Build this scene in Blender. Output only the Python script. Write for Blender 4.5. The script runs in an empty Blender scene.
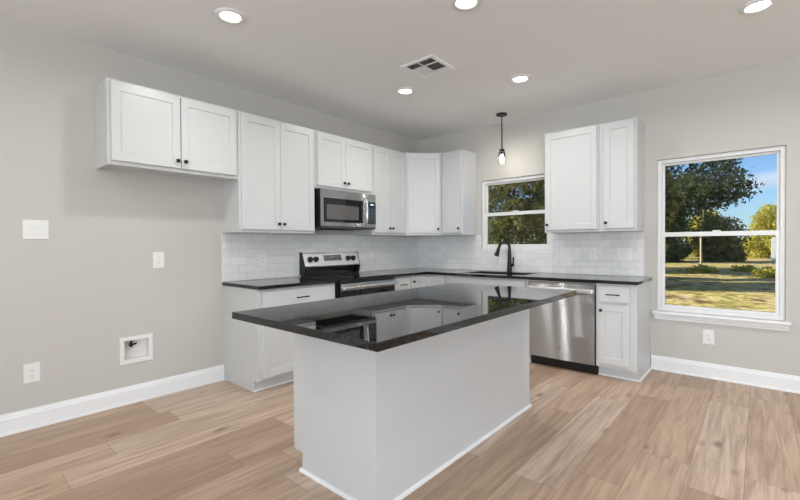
import bpy, bmesh, math, random
import numpy as np
from mathutils import Matrix, Vector
C = bpy.context.scene.collection
R = math.radians
SC = bpy.context.scene
random.seed(7)

# ------------------------------------------------------------------ camera
F_PX, YAW, PITCH, ROLL = 412.95, R(41.0777), R(-0.7192), R(0.3576)
CAM = Vector((3.7813, -4.7387, 1.2515))
fw = Vector((-math.sin(YAW)*math.cos(PITCH), math.cos(YAW)*math.cos(PITCH), math.sin(PITCH)))
rt = Vector((math.cos(YAW), math.sin(YAW), 0))
up = rt.cross(fw)
rt2 = rt*math.cos(ROLL) - up*math.sin(ROLL)
up2 = rt*math.sin(ROLL) + up*math.cos(ROLL)
cd = bpy.data.cameras.new('camera')
cd.sensor_width = 36.0
cd.lens = F_PX/800*36.0
cd.clip_start = .02
cd.clip_end = 600
cam = bpy.data.objects.new('camera', cd)
M = Matrix((rt2, up2, -fw)).transposed().to_4x4()
M.translation = CAM
cam.matrix_world = M
C.objects.link(cam)
SC.camera = cam

# ------------------------------------------------------------------ world, sun, added fill lamps
SUN_DIR = Vector((-.80, -.42, .50)).normalized()        # towards the sun
w = bpy.data.worlds.new('sky')
SC.world = w
w.use_nodes = True
nt = w.node_tree
nt.nodes.clear()
sky = nt.nodes.new('ShaderNodeTexSky')
sky.sky_type = 'NISHITA'
sky.sun_disc = False
sky.sun_elevation = math.asin(SUN_DIR.z)
sky.sun_rotation = math.atan2(SUN_DIR.x, SUN_DIR.y)
sky.ozone_density = 2.0
sky.dust_density = .4
sky.air_density = 1.0
tc = nt.nodes.new('ShaderNodeTexCoord')
mp = nt.nodes.new('ShaderNodeMapping')
mp.inputs['Scale'].default_value = (3.0, 3.0, 9.0)
nz = nt.nodes.new('ShaderNodeTexNoise')
nz.inputs['Scale'].default_value = 1.3
nz.inputs['Detail'].default_value = 6
rp = nt.nodes.new('ShaderNodeValToRGB')
rp.color_ramp.elements[0].position = .56
rp.color_ramp.elements[1].position = .74
mx = nt.nodes.new('ShaderNodeMix')
mx.data_type = 'RGBA'
mx.inputs[7].default_value = (6.2, 6.3, 6.5, 1)
bg = nt.nodes.new('ShaderNodeBackground')
bg.inputs['Strength'].default_value = .14
wo = nt.nodes.new('ShaderNodeOutputWorld')
L = nt.links.new
L(tc.outputs['Generated'], mp.inputs['Vector'])
L(mp.outputs[0], nz.inputs['Vector'])
L(nz.outputs['Fac'], rp.inputs['Fac'])
L(rp.outputs['Color'], mx.inputs[0])
tn = nt.nodes.new('ShaderNodeMix'); tn.data_type = 'RGBA'; tn.blend_type = 'MULTIPLY'
tn.inputs[0].default_value = 1; tn.inputs[7].default_value = (.70, .90, 1.22, 1)
L(sky.outputs[0], tn.inputs[6]); L(tn.outputs[2], mx.inputs[6]); L(mx.outputs[2], bg.inputs['Color'])
L(bg.outputs[0], wo.inputs['Surface'])

sd = bpy.data.lights.new('sun', 'SUN')
sd.energy = 7.0
sd.angle = R(.6)
sd.color = (1, .93, .80)
so = bpy.data.objects.new('sun', sd)
so.rotation_euler = SUN_DIR.to_track_quat('Z', 'Y').to_euler()
C.objects.link(so)

def area(name, loc, rot, sx, sy, power, col=(1, 1, 1), shape='RECTANGLE', spread=180):
    d = bpy.data.lights.new(name, 'AREA')
    d.shape = shape
    d.size = sx
    if shape in ('RECTANGLE', 'ELLIPSE'):
        d.size_y = sy
    d.energy = power
    d.color = col
    d.spread = R(spread)
    o = bpy.data.objects.new(name, d)
    o.location = loc
    o.rotation_euler = rot
    C.objects.link(o)
    return o
# unseen fill lamps in added wall openings, brightening room and ceiling like daylight
area('fill_light_front', (6.2, -8.96, 1.3), (R(142), 0, 0), 2.8, 2.2, 470, (.86, .94, 1.02))
area('fill_light_right', (7.96, -4.6, 1.3), (R(125), 0, R(90)), 2.6, 2.0, 14, (.88, .95, 1))
CAN_POWER = 9.4
CAN_COL = (1, .985, .97)

vs = SC.view_settings
vs.view_transform = 'Standard'
vs.look = 'None'
vs.exposure = 0.0
vs.gamma = 1.0
vs.use_curve_mapping = False

# ------------------------------------------------------------------ materials
MATS = {}
def srgb(r, g, b):
    f = lambda c: (c/255/12.92 if c/255 <= .04045 else ((c/255+.055)/1.055)**2.4)
    return (f(r), f(g), f(b), 1)

def mat(name, col=(.8, .8, .8, 1), rough=.5, metal=0.0, ior=None, bump=None, emit=None, aniso=None, spec=None, coat=None):
    m = bpy.data.materials.new(name)
    m.use_nodes = True
    n = m.node_tree.nodes
    b = n['Principled BSDF']
    b.inputs['Base Color'].default_value = col
    b.inputs['Roughness'].default_value = rough
    b.inputs['Metallic'].default_value = metal
    if ior: b.inputs['IOR'].default_value = ior
    if spec is not None: b.inputs['Specular IOR Level'].default_value = spec
    if coat: b.inputs['Coat Weight'].default_value = coat
    if emit:
        b.inputs['Emission Color'].default_value = emit[0]
        b.inputs['Emission Strength'].default_value = emit[1]
    if bump:                       # (scale, strength, distance)
        t = n.new('ShaderNodeTexCoord')
        z = n.new('ShaderNodeTexNoise')
        z.inputs['Scale'].default_value = bump[0]
        z.inputs['Detail'].default_value = 3
        q = n.new('ShaderNodeBump')
        q.inputs['Strength'].default_value = bump[1]
        q.inputs['Distance'].default_value = bump[2]
        k = m.node_tree.links.new
        k(t.outputs['Object'], z.inputs['Vector'])
        k(z.outputs['Fac'], q.inputs['Height'])
        k(q.outputs['Normal'], b.inputs['Normal'])
    if aniso:
        # horizontally brushed metal: the grooves spread reflections up and down only, so the
        # gloss is a fan of narrow lobes, each with a vertical long axis
        k = m.node_tree.links.new
        gg = n.new('ShaderNodeNewGeometry')
        tg = n.new('ShaderNodeVectorMath'); tg.operation = 'CROSS_PRODUCT'; tg.inputs[1].default_value = (0, 0, 1)
        k(gg.outputs['Normal'], tg.inputs[0])
        acc = None
        for i, dz in enumerate((-.30, -.10, .10, .30, .50)):
            av = n.new('ShaderNodeVectorMath'); av.operation = 'ADD'; av.inputs[1].default_value = (0, 0, dz)
            k(gg.outputs['Normal'], av.inputs[0])
            nv = n.new('ShaderNodeVectorMath'); nv.operation = 'NORMALIZE'; k(av.outputs[0], nv.inputs[0])
            gl = n.new('ShaderNodeBsdfAnisotropic')
            gl.inputs['Color'].default_value = col; gl.inputs['Roughness'].default_value = rough
            gl.inputs['Anisotropy'].default_value = aniso; gl.inputs['Rotation'].default_value = 0
            k(tg.outputs[0], gl.inputs['Tangent']); k(nv.outputs[0], gl.inputs['Normal'])
            if acc is None: acc = gl.outputs[0]
            else:
                ms = n.new('ShaderNodeMixShader'); ms.inputs[0].default_value = 1/(i+1)
                k(acc, ms.inputs[1]); k(gl.outputs[0], ms.inputs[2]); acc = ms.outputs[0]
        k(acc, n['Material Output'].inputs['Surface'])
    return m

wall_m = mat('wall_paint', srgb(193, 190, 184), .75, bump=(55, .25, .004))
ceil_m = mat('ceiling_paint', srgb(242, 243, 243), .85, bump=(70, .3, .004))
white_m = mat('cabinet_white_paint', srgb(202, 203, 203), .32)
trim_m = mat('trim_white_paint', srgb(234, 235, 236), .35)
vinyl_m = mat('white_vinyl', srgb(226, 226, 225), .4)
plate_m = mat('white_plastic', srgb(228, 228, 225), .35)
slot_m = mat('dark_slot', srgb(60, 58, 56), .6)
black_m = mat('black_metal', srgb(22, 21, 21), .38, .4)
blackplastic_m = mat('black_plastic', srgb(16, 16, 17), .4)
blackglass_m = mat('black_glass', srgb(10, 10, 11), .03, ior=1.52)
mwglass_m = mat('microwave_window', srgb(88, 86, 84), .12, ior=1.5)
steel_m = mat('stainless_steel', srgb(188, 190, 192), .20, 1.0, aniso=.70)
steel2_m = mat('polished_steel', srgb(222, 223, 224), .22, 1.0)
handle_m = mat('satin_handle', srgb(226, 227, 228), .38, 1.0)
chrome_m = mat('brushed_chrome', srgb(225, 224, 221), .2, 1.0)
bulb_m = mat('bulb_glow', (1, .95, .85, 1), .4, emit=((1, .95, .86, 1), 75))
lens_m = mat('lamp_lens', (1, 1, 1, 1), .5, emit=((1, .97, .92, 1), 7))
display_m = mat('lit_display', (.1, .1, .1, 1), .3, emit=((1, 1, .98, 1), 1.0))
rdisplay_m = mat('range_display', srgb(70, 69, 67), .2)
digit_m = mat('pale_print', srgb(190, 190, 188), .4)
mark_m = mat('grey_print', srgb(120, 119, 117), .4)
sinkblack_m = mat('black_composite', srgb(18, 18, 18), .45)
vent_m = mat('vent_white', srgb(250, 250, 250), .4)
ventdark_m = mat('vent_dark', srgb(58, 58, 58), .7)
pipe_m = mat('dark_valve', srgb(40, 38, 34), .4, .5)
bluewater_m = mat('box_grey_white', srgb(232, 230, 226), .5)
wire_m = mat('cable_grey', srgb(120, 122, 124), .6)
pole_m = mat('weathered_pole', srgb(196, 186, 160), .8, bump=(20, .4, .01))
shedw_m = mat('pale_siding', srgb(215, 218, 220), .7)
shedr_m = mat('grey_roof', srgb(140, 140, 142), .8)
bark_m = mat('bark', srgb(92, 78, 62), .9, bump=(8, .8, .03))

def glass_mat(name, tint=(1, 1, 1, 1), refl=1.45):
    m = bpy.data.materials.new(name)
    m.use_nodes = True
    n = m.node_tree.nodes
    n.clear()
    o = n.new('ShaderNodeOutputMaterial')
    a = n.new('ShaderNodeBsdfTransparent')
    a.inputs[0].default_value = tint
    g = n.new('ShaderNodeBsdfGlossy')
    g.inputs['Roughness'].default_value = .0
    f = n.new('ShaderNodeFresnel')
    f.inputs[0].default_value = refl
    x = n.new('ShaderNodeMixShader')
    k = m.node_tree.links.new
    k(f.outputs[0], x.inputs[0]); k(a.outputs[0], x.inputs[1]); k(g.outputs[0], x.inputs[2])
    k(x.outputs[0], o.inputs['Surface'])
    return m
pane_m = glass_mat('window_glass', (.97, .98, .97, 1), 1.3)
shade_m = glass_mat('clear_glass', (.96, .96, .95, 1), 1.35)

class NT:
    """tiny node helper"""
    def __init__(s, name):
        s.m = bpy.data.materials.new(name); s.m.use_nodes = True
        s.t = s.m.node_tree; s.b = s.t.nodes['Principled BSDF']
    def n(s, kind, **kw):
        o = s.t.nodes.new('ShaderNode'+kind)
        for k, v in kw.items(): setattr(o, k, v)
        return o
    def link(s, a, b): s.t.links.new(a, b)
    def math(s, op, a, b=None, c=None):
        o = s.n('Math', operation=op)
        for i, v in enumerate((a, b, c)):
            if v is None: continue
            if isinstance(v, (int, float)): o.inputs[i].default_value = v
            else: s.link(v, o.inputs[i])
        return o.outputs[0]
    def mix(s, fac, a, b, blend='MIX'):
        o = s.n('Mix', data_type='RGBA', blend_type=blend)
        for i, v in ((0, fac), (6, a), (7, b)):
            if isinstance(v, (int, float)): o.inputs[i].default_value = v
            elif isinstance(v, tuple): o.inputs[i].default_value = v
            else: s.link(v, o.inputs[i])
        return o.outputs[2]
    def ramp(s, fac, stops):
        o = s.n('ValToRGB'); e = o.color_ramp.elements
        e[0].position, e[0].color = stops[0]
        e[1].position, e[1].color = stops[-1]
        for p, c in stops[1:-1]:
            q = e.new(p); q.color = c
        s.link(fac, o.inputs[0])
        return o.outputs[0]

def floor_mat():
    k = NT('wood_plank_floor')
    g = k.n('NewGeometry'); s = k.n('SeparateXYZ')
    k.link(g.outputs['Position'], s.inputs[0])
    X, Y = s.outputs[0], s.outputs[1]
    PW, PL = .238, 1.52
    u = k.math('DIVIDE', k.math('SUBTRACT', X, 3.487-20*PW), PW)
    col = k.math('FLOOR', u); fu = k.math('SUBTRACT', u, col)
    wn = k.n('TexWhiteNoise', noise_dimensions='1D'); k.link(k.math('ADD', col, 4.37), wn.inputs['W'])
    v = k.math('ADD', k.math('DIVIDE', k.math('ADD', Y, 20), PL), wn.outputs['Value'])
    row = k.math('FLOOR', v); fv = k.math('SUBTRACT', v, row)
    cb = k.n('CombineXYZ'); k.link(col, cb.inputs[0]); k.link(row, cb.inputs[1])
    w2 = k.n('TexWhiteNoise', noise_dimensions='3D'); k.link(cb.outputs[0], w2.inputs['Vector'])
    rnd = w2.outputs['Value']
    # grain, stretched along the plank and shifted per plank
    off = k.n('VectorMath', operation='SCALE'); k.link(w2.outputs['Color'], off.inputs[0]); off.inputs['Scale'].default_value = 17
    ad = k.n('VectorMath', operation='ADD'); k.link(g.outputs['Position'], ad.inputs[0]); k.link(off.outputs[0], ad.inputs[1])
    mp = k.n('Mapping'); mp.inputs['Scale'].default_value = (13, .8, 1); k.link(ad.outputs[0], mp.inputs['Vector'])
    n1 = k.n('TexNoise'); n1.inputs['Scale'].default_value = 2.0; n1.inputs['Detail'].default_value = 8; n1.inputs['Roughness'].default_value = .62; n1.inputs['Distortion'].default_value = .45
    k.link(mp.outputs[0], n1.inputs['Vector'])
    mp2 = k.n('Mapping'); mp2.inputs['Scale'].default_value = (95, 3, 1); k.link(ad.outputs[0], mp2.inputs['Vector'])
    n2 = k.n('TexNoise'); n2.inputs['Scale'].default_value = 2.2; n2.inputs['Detail'].default_value = 4
    k.link(mp2.outputs[0], n2.inputs['Vector'])
    # knots
    mp3 = k.n('Mapping'); mp3.inputs['Scale'].default_value = (4.6, 1.9, 1); k.link(ad.outputs[0], mp3.inputs['Vector'])
    vo = k.n('TexVoronoi'); vo.inputs['Scale'].default_value = 1.0; k.link(mp3.outputs[0], vo.inputs['Vector'])
    knot = k.ramp(vo.outputs['Distance'], [(0, (1, 1, 1, 1)), (.05, (.7, .7, .7, 1)), (.15, (0, 0, 0, 1))])
    base = k.ramp(rnd, [(0, srgb(170, 144, 122)), (.3, srgb(188, 162, 138)), (.6, srgb(199, 174, 151)), (1, srgb(208, 187, 168))])
    c1 = k.mix(k.math('MULTIPLY', k.ramp(n1.outputs['Fac'], [(.36, (1, 1, 1, 1)), (.60, (0, 0, 0, 1))]), .60), base, srgb(138, 112, 91))
    c2 = k.mix(k.math('MULTIPLY', k.ramp(n2.outputs['Fac'], [(.35, (1, 1, 1, 1)), (.6, (0, 0, 0, 1))]), .22), c1, srgb(146, 120, 100))
    c3 = k.mix(k.math('MULTIPLY', knot, .7), c2, srgb(70, 52, 42))
    # seams
    eu = k.math('MINIMUM', fu, k.math('SUBTRACT', 1, fu)); ev = k.math('MINIMUM', fv, k.math('SUBTRACT', 1, fv))
    seam = k.math('MAXIMUM', k.math('LESS_THAN', eu, .0075), k.math('LESS_THAN', ev, .0014))
    c4 = k.mix(k.math('MULTIPLY', seam, .45), c3, srgb(88, 70, 58))
    k.link(c4, k.b.inputs['Base Color'])
    k.b.inputs['Roughness'].default_value = .42
    k.b.inputs['Specular IOR Level'].default_value = .4
    bp = k.n('Bump'); bp.inputs['Strength'].default_value = .25; bp.inputs['Distance'].default_value = .002
    k.link(k.math('SUBTRACT', k.math('MULTIPLY', n2.outputs['Fac'], .3), seam), bp.inputs['Height'])
    k.link(bp.outputs[0], k.b.inputs['Normal'])
    return k.m
floor_m = floor_mat()

def tile_mat(name, axis):
    """glossy subway tile in running bond; axis 0 runs along x, 1 along y"""
    k = NT(name)
    g = k.n('NewGeometry'); s = k.n('SeparateXYZ')
    k.link(g.outputs['Position'], s.inputs[0])
    H, W, G = .0763, .1545, .0022
    v = k.math('DIVIDE', k.math('SUBTRACT', s.outputs[2], .915), H)
    row = k.math('FLOOR', v); fv = k.math('SUBTRACT', v, row)
    odd = k.math('MULTIPLY', k.math('MODULO', row, 2), .5)
    u = k.math('ADD', k.math('ADD', k.math('DIVIDE', s.outputs[axis], W), 100.37 if axis else 100.12), odd)
    col = k.math('FLOOR', u); fu = k.math('SUBTRACT', u, col)
    eu = k.math('MULTIPLY', k.math('MINIMUM', fu, k.math('SUBTRACT', 1, fu)), W)
    ev = k.math('MULTIPLY', k.math('MINIMUM', fv, k.math('SUBTRACT', 1, fv)), H)
    e = k.math('MINIMUM', eu, ev)
    grout = k.math('LESS_THAN', e, G*.6)
    cb = k.n('CombineXYZ'); k.link(col, cb.inputs[0]); k.link(row, cb.inputs[1])
    wn = k.n('TexWhiteNoise', noise_dimensions='3D'); k.link(cb.outputs[0], wn.inputs['Vector'])
    base = k.mix(wn.outputs['Value'], srgb(220, 220, 219), srgb(229, 229, 228))
    k.link(k.mix(grout, base, srgb(190, 189, 187)), k.b.inputs['Base Color'])
    k.link(k.math('ADD', k.math('MULTIPLY', grout, .6), .09), k.b.inputs['Roughness'])
    h = k.math('MINIMUM', k.math('MULTIPLY', e, 220), 1.0)
    # each tile sits very slightly out of plane
    sx = k.n('SeparateColor'); k.link(wn.outputs['Color'], sx.inputs[0])
    tilt = k.math('ADD', k.math('MULTIPLY', k.math('SUBTRACT', sx.outputs[0], .5), fu), k.math('MULTIPLY', k.math('SUBTRACT', sx.outputs[1], .5), fv))
    bp = k.n('Bump'); bp.inputs['Strength'].default_value = .6; bp.inputs['Distance'].default_value = .0016
    k.link(k.math('ADD', h, k.math('MULTIPLY', tilt, 1.2)), bp.inputs['Height'])
    k.link(bp.outputs[0], k.b.inputs['Normal'])
    return k.m
tile_left_m = tile_mat('subway_tile_left', 1)
tile_back_m = tile_mat('subway_tile_back', 0)

def granite_mat():
    k = NT('black_granite')
    t = k.n('TexCoord')
    a = k.n('TexVoronoi'); a.inputs['Scale'].default_value = 300; k.link(t.outputs['Object'], a.inputs['Vector'])
    b = k.n('TexNoise'); b.inputs['Scale'].default_value = 190; b.inputs['Detail'].default_value = 3; k.link(t.outputs['Object'], b.inputs['Vector'])
    c1 = k.ramp(a.outputs['Color'], [(0, srgb(3, 3, 3)), (.58, srgb(5, 5, 5)), (.70, srgb(26, 26, 26)), (.86, srgb(70, 70, 69))])
    c2 = k.mix(k.ramp(b.outputs['Fac'], [(.55, (0, 0, 0, 1)), (.75, (1, 1, 1, 1))]), c1, srgb(30, 30, 30))
    k.link(c2, k.b.inputs['Base Color'])
    k.b.inputs['Roughness'].default_value = .02
    k.b.inputs['IOR'].default_value = 1.5
    return k.m
granite_m = granite_mat()

def lawn_mat():
    k = NT('autumn_lawn')
    g = k.n('NewGeometry')
    a = k.n('TexNoise'); a.inputs['Scale'].default_value = .55; a.inputs['Detail'].default_value = 8; k.link(g.outputs['Position'], a.inputs['Vector'])
    b = k.n('TexNoise'); b.inputs['Scale'].default_value = 4.0; b.inputs['Detail'].default_value = 6; k.link(g.outputs['Position'], b.inputs['Vector'])
    c = k.n('TexNoise'); c.inputs['Scale'].default_value = 1.6; c.inputs['Detail'].default_value = 5; k.link(g.outputs['Position'], c.inputs['Vector'])
    c1 = k.ramp(a.outputs['Fac'], [(.34, srgb(204, 186, 104)), (.5, srgb(232, 208, 140)), (.66, srgb(228, 194, 158))])
    c2 = k.mix(k.ramp(b.outputs['Fac'], [(.42, (0, 0, 0, 1)), (.62, (1, 1, 1, 1))]), c1, srgb(158, 146, 78))
    c3 = k.mix(k.ramp(c.outputs['Fac'], [(.56, (0, 0, 0, 1)), (.66, (1, 1, 1, 1))]), c2, srgb(124, 98, 70))
    k.link(c3, k.b.inputs['Base Color'])
    k.b.inputs['Roughness'].default_value = .95
    k.b.inputs['Specular IOR Level'].default_value = .1
    bp = k.n('Bump'); bp.inputs['Strength'].default_value = 1; bp.inputs['Distance'].default_value = .10
    k.link(b.outputs['Fac'], bp.inputs['Height']); k.link(bp.outputs[0], k.b.inputs['Normal'])
    return k.m
lawn_m = lawn_mat()

def leaf_mat(name, c_dark, c_mid, c_lite):
    k = NT(name)
    g = k.n('NewGeometry')
    wn = k.n('TexNoise'); wn.inputs['Scale'].default_value = 2.1; wn.inputs['Detail'].default_value = 5
    k.link(g.outputs['Position'], wn.inputs['Vector'])
    k.link(k.ramp(wn.outputs['Fac'], [(.3, c_dark), (.5, c_mid), (.7, c_lite)]), k.b.inputs['Base Color'])
    k.b.inputs['Roughness'].default_value = .6
    tr = k.n('BsdfTranslucent'); k.link(k.ramp(wn.outputs['Fac'], [(.3, c_mid), (.7, c_lite)]), tr.inputs[0])
    mx = k.n('MixShader'); mx.inputs[0].default_value = .3
    k.link(k.b.outputs[0], mx.inputs[1]); k.link(tr.outputs[0], mx.inputs[2])
    k.link(mx.outputs[0], k.t.nodes['Material Output'].inputs['Surface'])
    return k.m
leaf_dark_m = leaf_mat('dark_leaves', srgb(46, 60, 38), srgb(78, 95, 56), srgb(122, 134, 80))
leaf_mid_m = leaf_mat('olive_leaves', srgb(44, 54, 30), srgb(90, 98, 52), srgb(176, 162, 84))
leaf_gold_m = leaf_mat('yellow_green_leaves', srgb(132, 140, 50), srgb(190, 184, 70), srgb(230, 216, 104))

# ------------------------------------------------------------------ mesh helpers
def link(o):
    C.objects.link(o); return o

class MB:
    def __init__(s): s.bm = bmesh.new()
    def box(s, x0, x1, y0, y1, z0, z1):
        v = [s.bm.verts.new((x, y, z)) for x in (x0, x1) for y in (y0, y1) for z in (z0, z1)]
        for f in ((0, 1, 3, 2), (4, 6, 7, 5), (0, 4, 5, 1), (2, 3, 7, 6), (0, 2, 6, 4), (1, 5, 7, 3)):
            s.bm.faces.new([v[i] for i in f])
        return s
    def prism(s, pts, a0, a1, axis='z'):
        """polygon pts in the two other axes, extruded from a0 to a1 along axis"""
        def P(p, a):
            return {'z': (p[0], p[1], a), 'y': (p[0], a, p[1]), 'x': (a, p[0], p[1])}[axis]
        A = [s.bm.verts.new(P(p, a0)) for p in pts]; B = [s.bm.verts.new(P(p, a1)) for p in pts]
        s.bm.faces.new(A); s.bm.faces.new(B[::-1])
        for i in range(len(pts)):
            j = (i+1) % len(pts)
            s.bm.faces.new((A[i], A[j], B[j], B[i]))
        return s
    def lathe(s, prof, seg=32, axis='z', c=(0, 0, 0), cap=True):
        """prof: (radius, height) pairs"""
        rings = []
        for r, h in prof:
            ring = []
            for i in range(seg):
                a = 2*math.pi*i/seg
                p = (r*math.cos(a), r*math.sin(a), h)
                if axis == 'x': p = (p[2], p[0], p[1])
                elif axis == 'y': p = (p[1], p[2], p[0])
                ring.append(s.bm.verts.new((p[0]+c[0], p[1]+c[1], p[2]+c[2])))
            rings.append(ring)
        for a, b in zip(rings, rings[1:]):
            for i in range(seg):
                j = (i+1) % seg
                s.bm.faces.new((a[i], a[j], b[j], b[i]))
        if cap:
            s.bm.faces.new(rings[0][::-1]); s.bm.faces.new(rings[-1])
        return s
    def tube(s, pts, r, seg=12):
        """round tube along points; r a number or a list"""
        pts = [Vector(p) for p in pts]; n = len(pts)
        rr = [r]*n if isinstance(r, (int, float)) else r
        up0 = None; rings = []
        for i, p in enumerate(pts):
            t = (pts[min(i+1, n-1)]-pts[max(i-1, 0)]).normalized()
            if up0 is None:
                up0 = t.orthogonal().normalized()
            up0 = (up0-t*up0.dot(t)).normalized()
            sd = t.cross(up0)
            rings.append([s.bm.verts.new(p+(up0*math.cos(2*math.pi*k/seg)+sd*math.sin(2*math.pi*k/seg))*rr[i]) for k in range(seg)])
        for a, b in zip(rings, rings[1:]):
            for i in range(seg):
                j = (i+1) % seg
                s.bm.faces.new((a[i], a[j], b[j], b[i]))
        s.bm.faces.new(rings[0][::-1]); s.bm.faces.new(rings[-1])
        return s
    def shaker(s, d0, d1, y0, y1, z0, z1, fr=.057, rec=.008):
        """shaker panel: face at x=d1 with a recessed flat centre"""
        V = s.bm.verts.new; Fc = s.bm.faces.new
        rect = lambda x, i: [V((x, y0+i, z0+i)), V((x, y1-i, z0+i)), V((x, y1-i, z1-i)), V((x, z1*0+y0+i, z1-i))]
        b = rect(d0, 0); e = rect(d1-.0015, 0); o = rect(d1, .0015); a = rect(d1, fr); c = rect(d1-rec, fr+.004)
        Fc(b[::-1])
        for p, q in ((b, e), (e, o), (o, a), (a, c)):
            for i in range(4):
                j = (i+1) % 4
                Fc((p[i], p[j], q[j], q[i]))
        Fc(c)
        return s
    def build(s, name, m, parent=None, bevel=0, smooth=False, at=None, recalc=True):
        if recalc: bmesh.ops.recalc_face_normals(s.bm, faces=s.bm.faces)
        me = bpy.data.meshes.new(name); s.bm.to_mesh(me); s.bm.free()
        o = bpy.data.objects.new(name, me); me.materials.append(m)
        if smooth:
            for p in me.polygons: p.use_smooth = True
            me.set_sharp_from_angle(angle=R(35))
        if bevel:
            b = o.modifiers.new('bevel', 'BEVEL'); b.width = bevel; b.segments = 2; b.limit_method = 'ANGLE'; b.angle_limit = R(40)
        if parent: o.parent = parent
        if at: o.location = at
        return link(o)

def thing(name, label, cat, loc=(0, 0, 0), rz=0, group=None):
    o = bpy.data.objects.new(name, None); o.empty_display_size = .1
    o.location = loc; o.rotation_euler = (0, 0, rz)
    o['label'] = label; o['category'] = cat
    if group: o['group'] = group
    return link(o)
def tag(o, label, cat, group=None):
    o['label'] = label; o['category'] = cat
    if group: o['group'] = group
    return o
def struct(o, label=None):
    o['kind'] = 'structure'
    if label: o['label'] = label
    return o
def dup(root, loc, rz, label, group=None):
    r = root.copy(); link(r); r.location = loc; r.rotation_euler = (0, 0, rz); r['label'] = label
    if group: r['group'] = group
    for ch in list(root.children):
        c = ch.copy(); link(c); c.parent = r
        for g in list(ch.children):
            d = g.copy(); link(d); d.parent = c
    return r
BACK = R(-90)           # local +x (outwards) looks to -y, local +y runs along +x
H = 2.7665

# ------------------------------------------------------------------ room shell
XR, YF, T = 8.0, -9.0, .14
struct(MB().box(-T, XR+T, YF-T, T, -.12, 0).build('floor', floor_m), 'wood plank floor with pinkish tan boards')
struct(MB().box(-T, XR+T, YF-T, T, H, H+.12).build('ceiling', ceil_m), 'flat beige grey painted ceiling')
def wall_with_holes(name, along, fixed0, fixed1, a0, a1, holes, label):
    """wall slab with rectangular openings; holes (a, b, z0, z1) sorted"""
    m = MB()
    def bx(p, q, z0, z1):
        if along == 'x': m.box(p, q, fixed0, fixed1, z0, z1)
        else: m.box(fixed0, fixed1, p, q, z0, z1)
    cur = a0
    for p, q, z0, z1 in holes:
        bx(cur, p, 0, H)
        if z0 > 0: bx(p, q, 0, z0)
        bx(p, q, z1, H)
        cur = q
    bx(cur, a1, 0, H)
    return struct(m.build(name, wall_m), label)
W1 = (1.052, 1.962, 1.188, 2.070)       # small window over the sink
W2 = (3.014, 3.945, .586, 2.070)       # large window on the right
wall_with_holes('wall_left', 'y', -T, 0, YF, 0, [(-3.731, -3.543, .341, .513)], 'warm grey painted wall behind the range')
wall_with_holes('wall_back', 'x', 0, T, -T, XR+T, [W1, W2], 'warm grey painted wall with the two windows')
wall_with_holes('wall_right', 'y', XR, XR+T, YF, 0, [(-5.9, -3.3, .3, 2.3)], 'warm grey wall at the far right of the room')  # opening added for the right fill lamp
wall_with_holes('wall_front', 'x', YF-T, YF, -T, XR+T, [(4.8, 7.6, .2, 2.4)], 'warm grey wall behind the viewer')  # out-of-view opening, added to hold the front fill lamp

def baseboard(name, p, q, axis, label):
    m = MB()
    prof = [(0, 0), (.018, 0), (.018, .012), (.014, .020), (.014, .108), (.010, .113), (.010, .124), (.006, .130), (.006, .139), (0, .142)]
    if axis == 'y': m.prism(prof, p, q, 'y')
    else: m.prism([(-a, b) for a, b in prof], p, q, 'x')
    return struct(m.build(name, trim_m, bevel=.001), label)
baseboard('baseboard_left', YF+.02, -2.923, 'y', 'white baseboard along the bare left wall')
baseboard('baseboard_back', 2.969, XR-.01, 'x', 'white baseboard under the large window')

# tile backsplash (two tiled fields, real thickness)
struct(MB().box(.0005, .009, -2.932, -.0005, .915, 1.371).build('trim_1', tile_left_m), 'white subway tile backsplash behind the range')
m = MB()
m.box(.0095, W1[0], -.009, -.0005, .915, 1.371)
m.box(W1[0], W1[1], -.009, -.0005, .915, W1[2])
m.box(W1[1], 2.905, -.009, -.0005, .915, 1.371)
struct(m.build('trim_2', tile_back_m), 'white subway tile backsplash under the small window')

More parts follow.
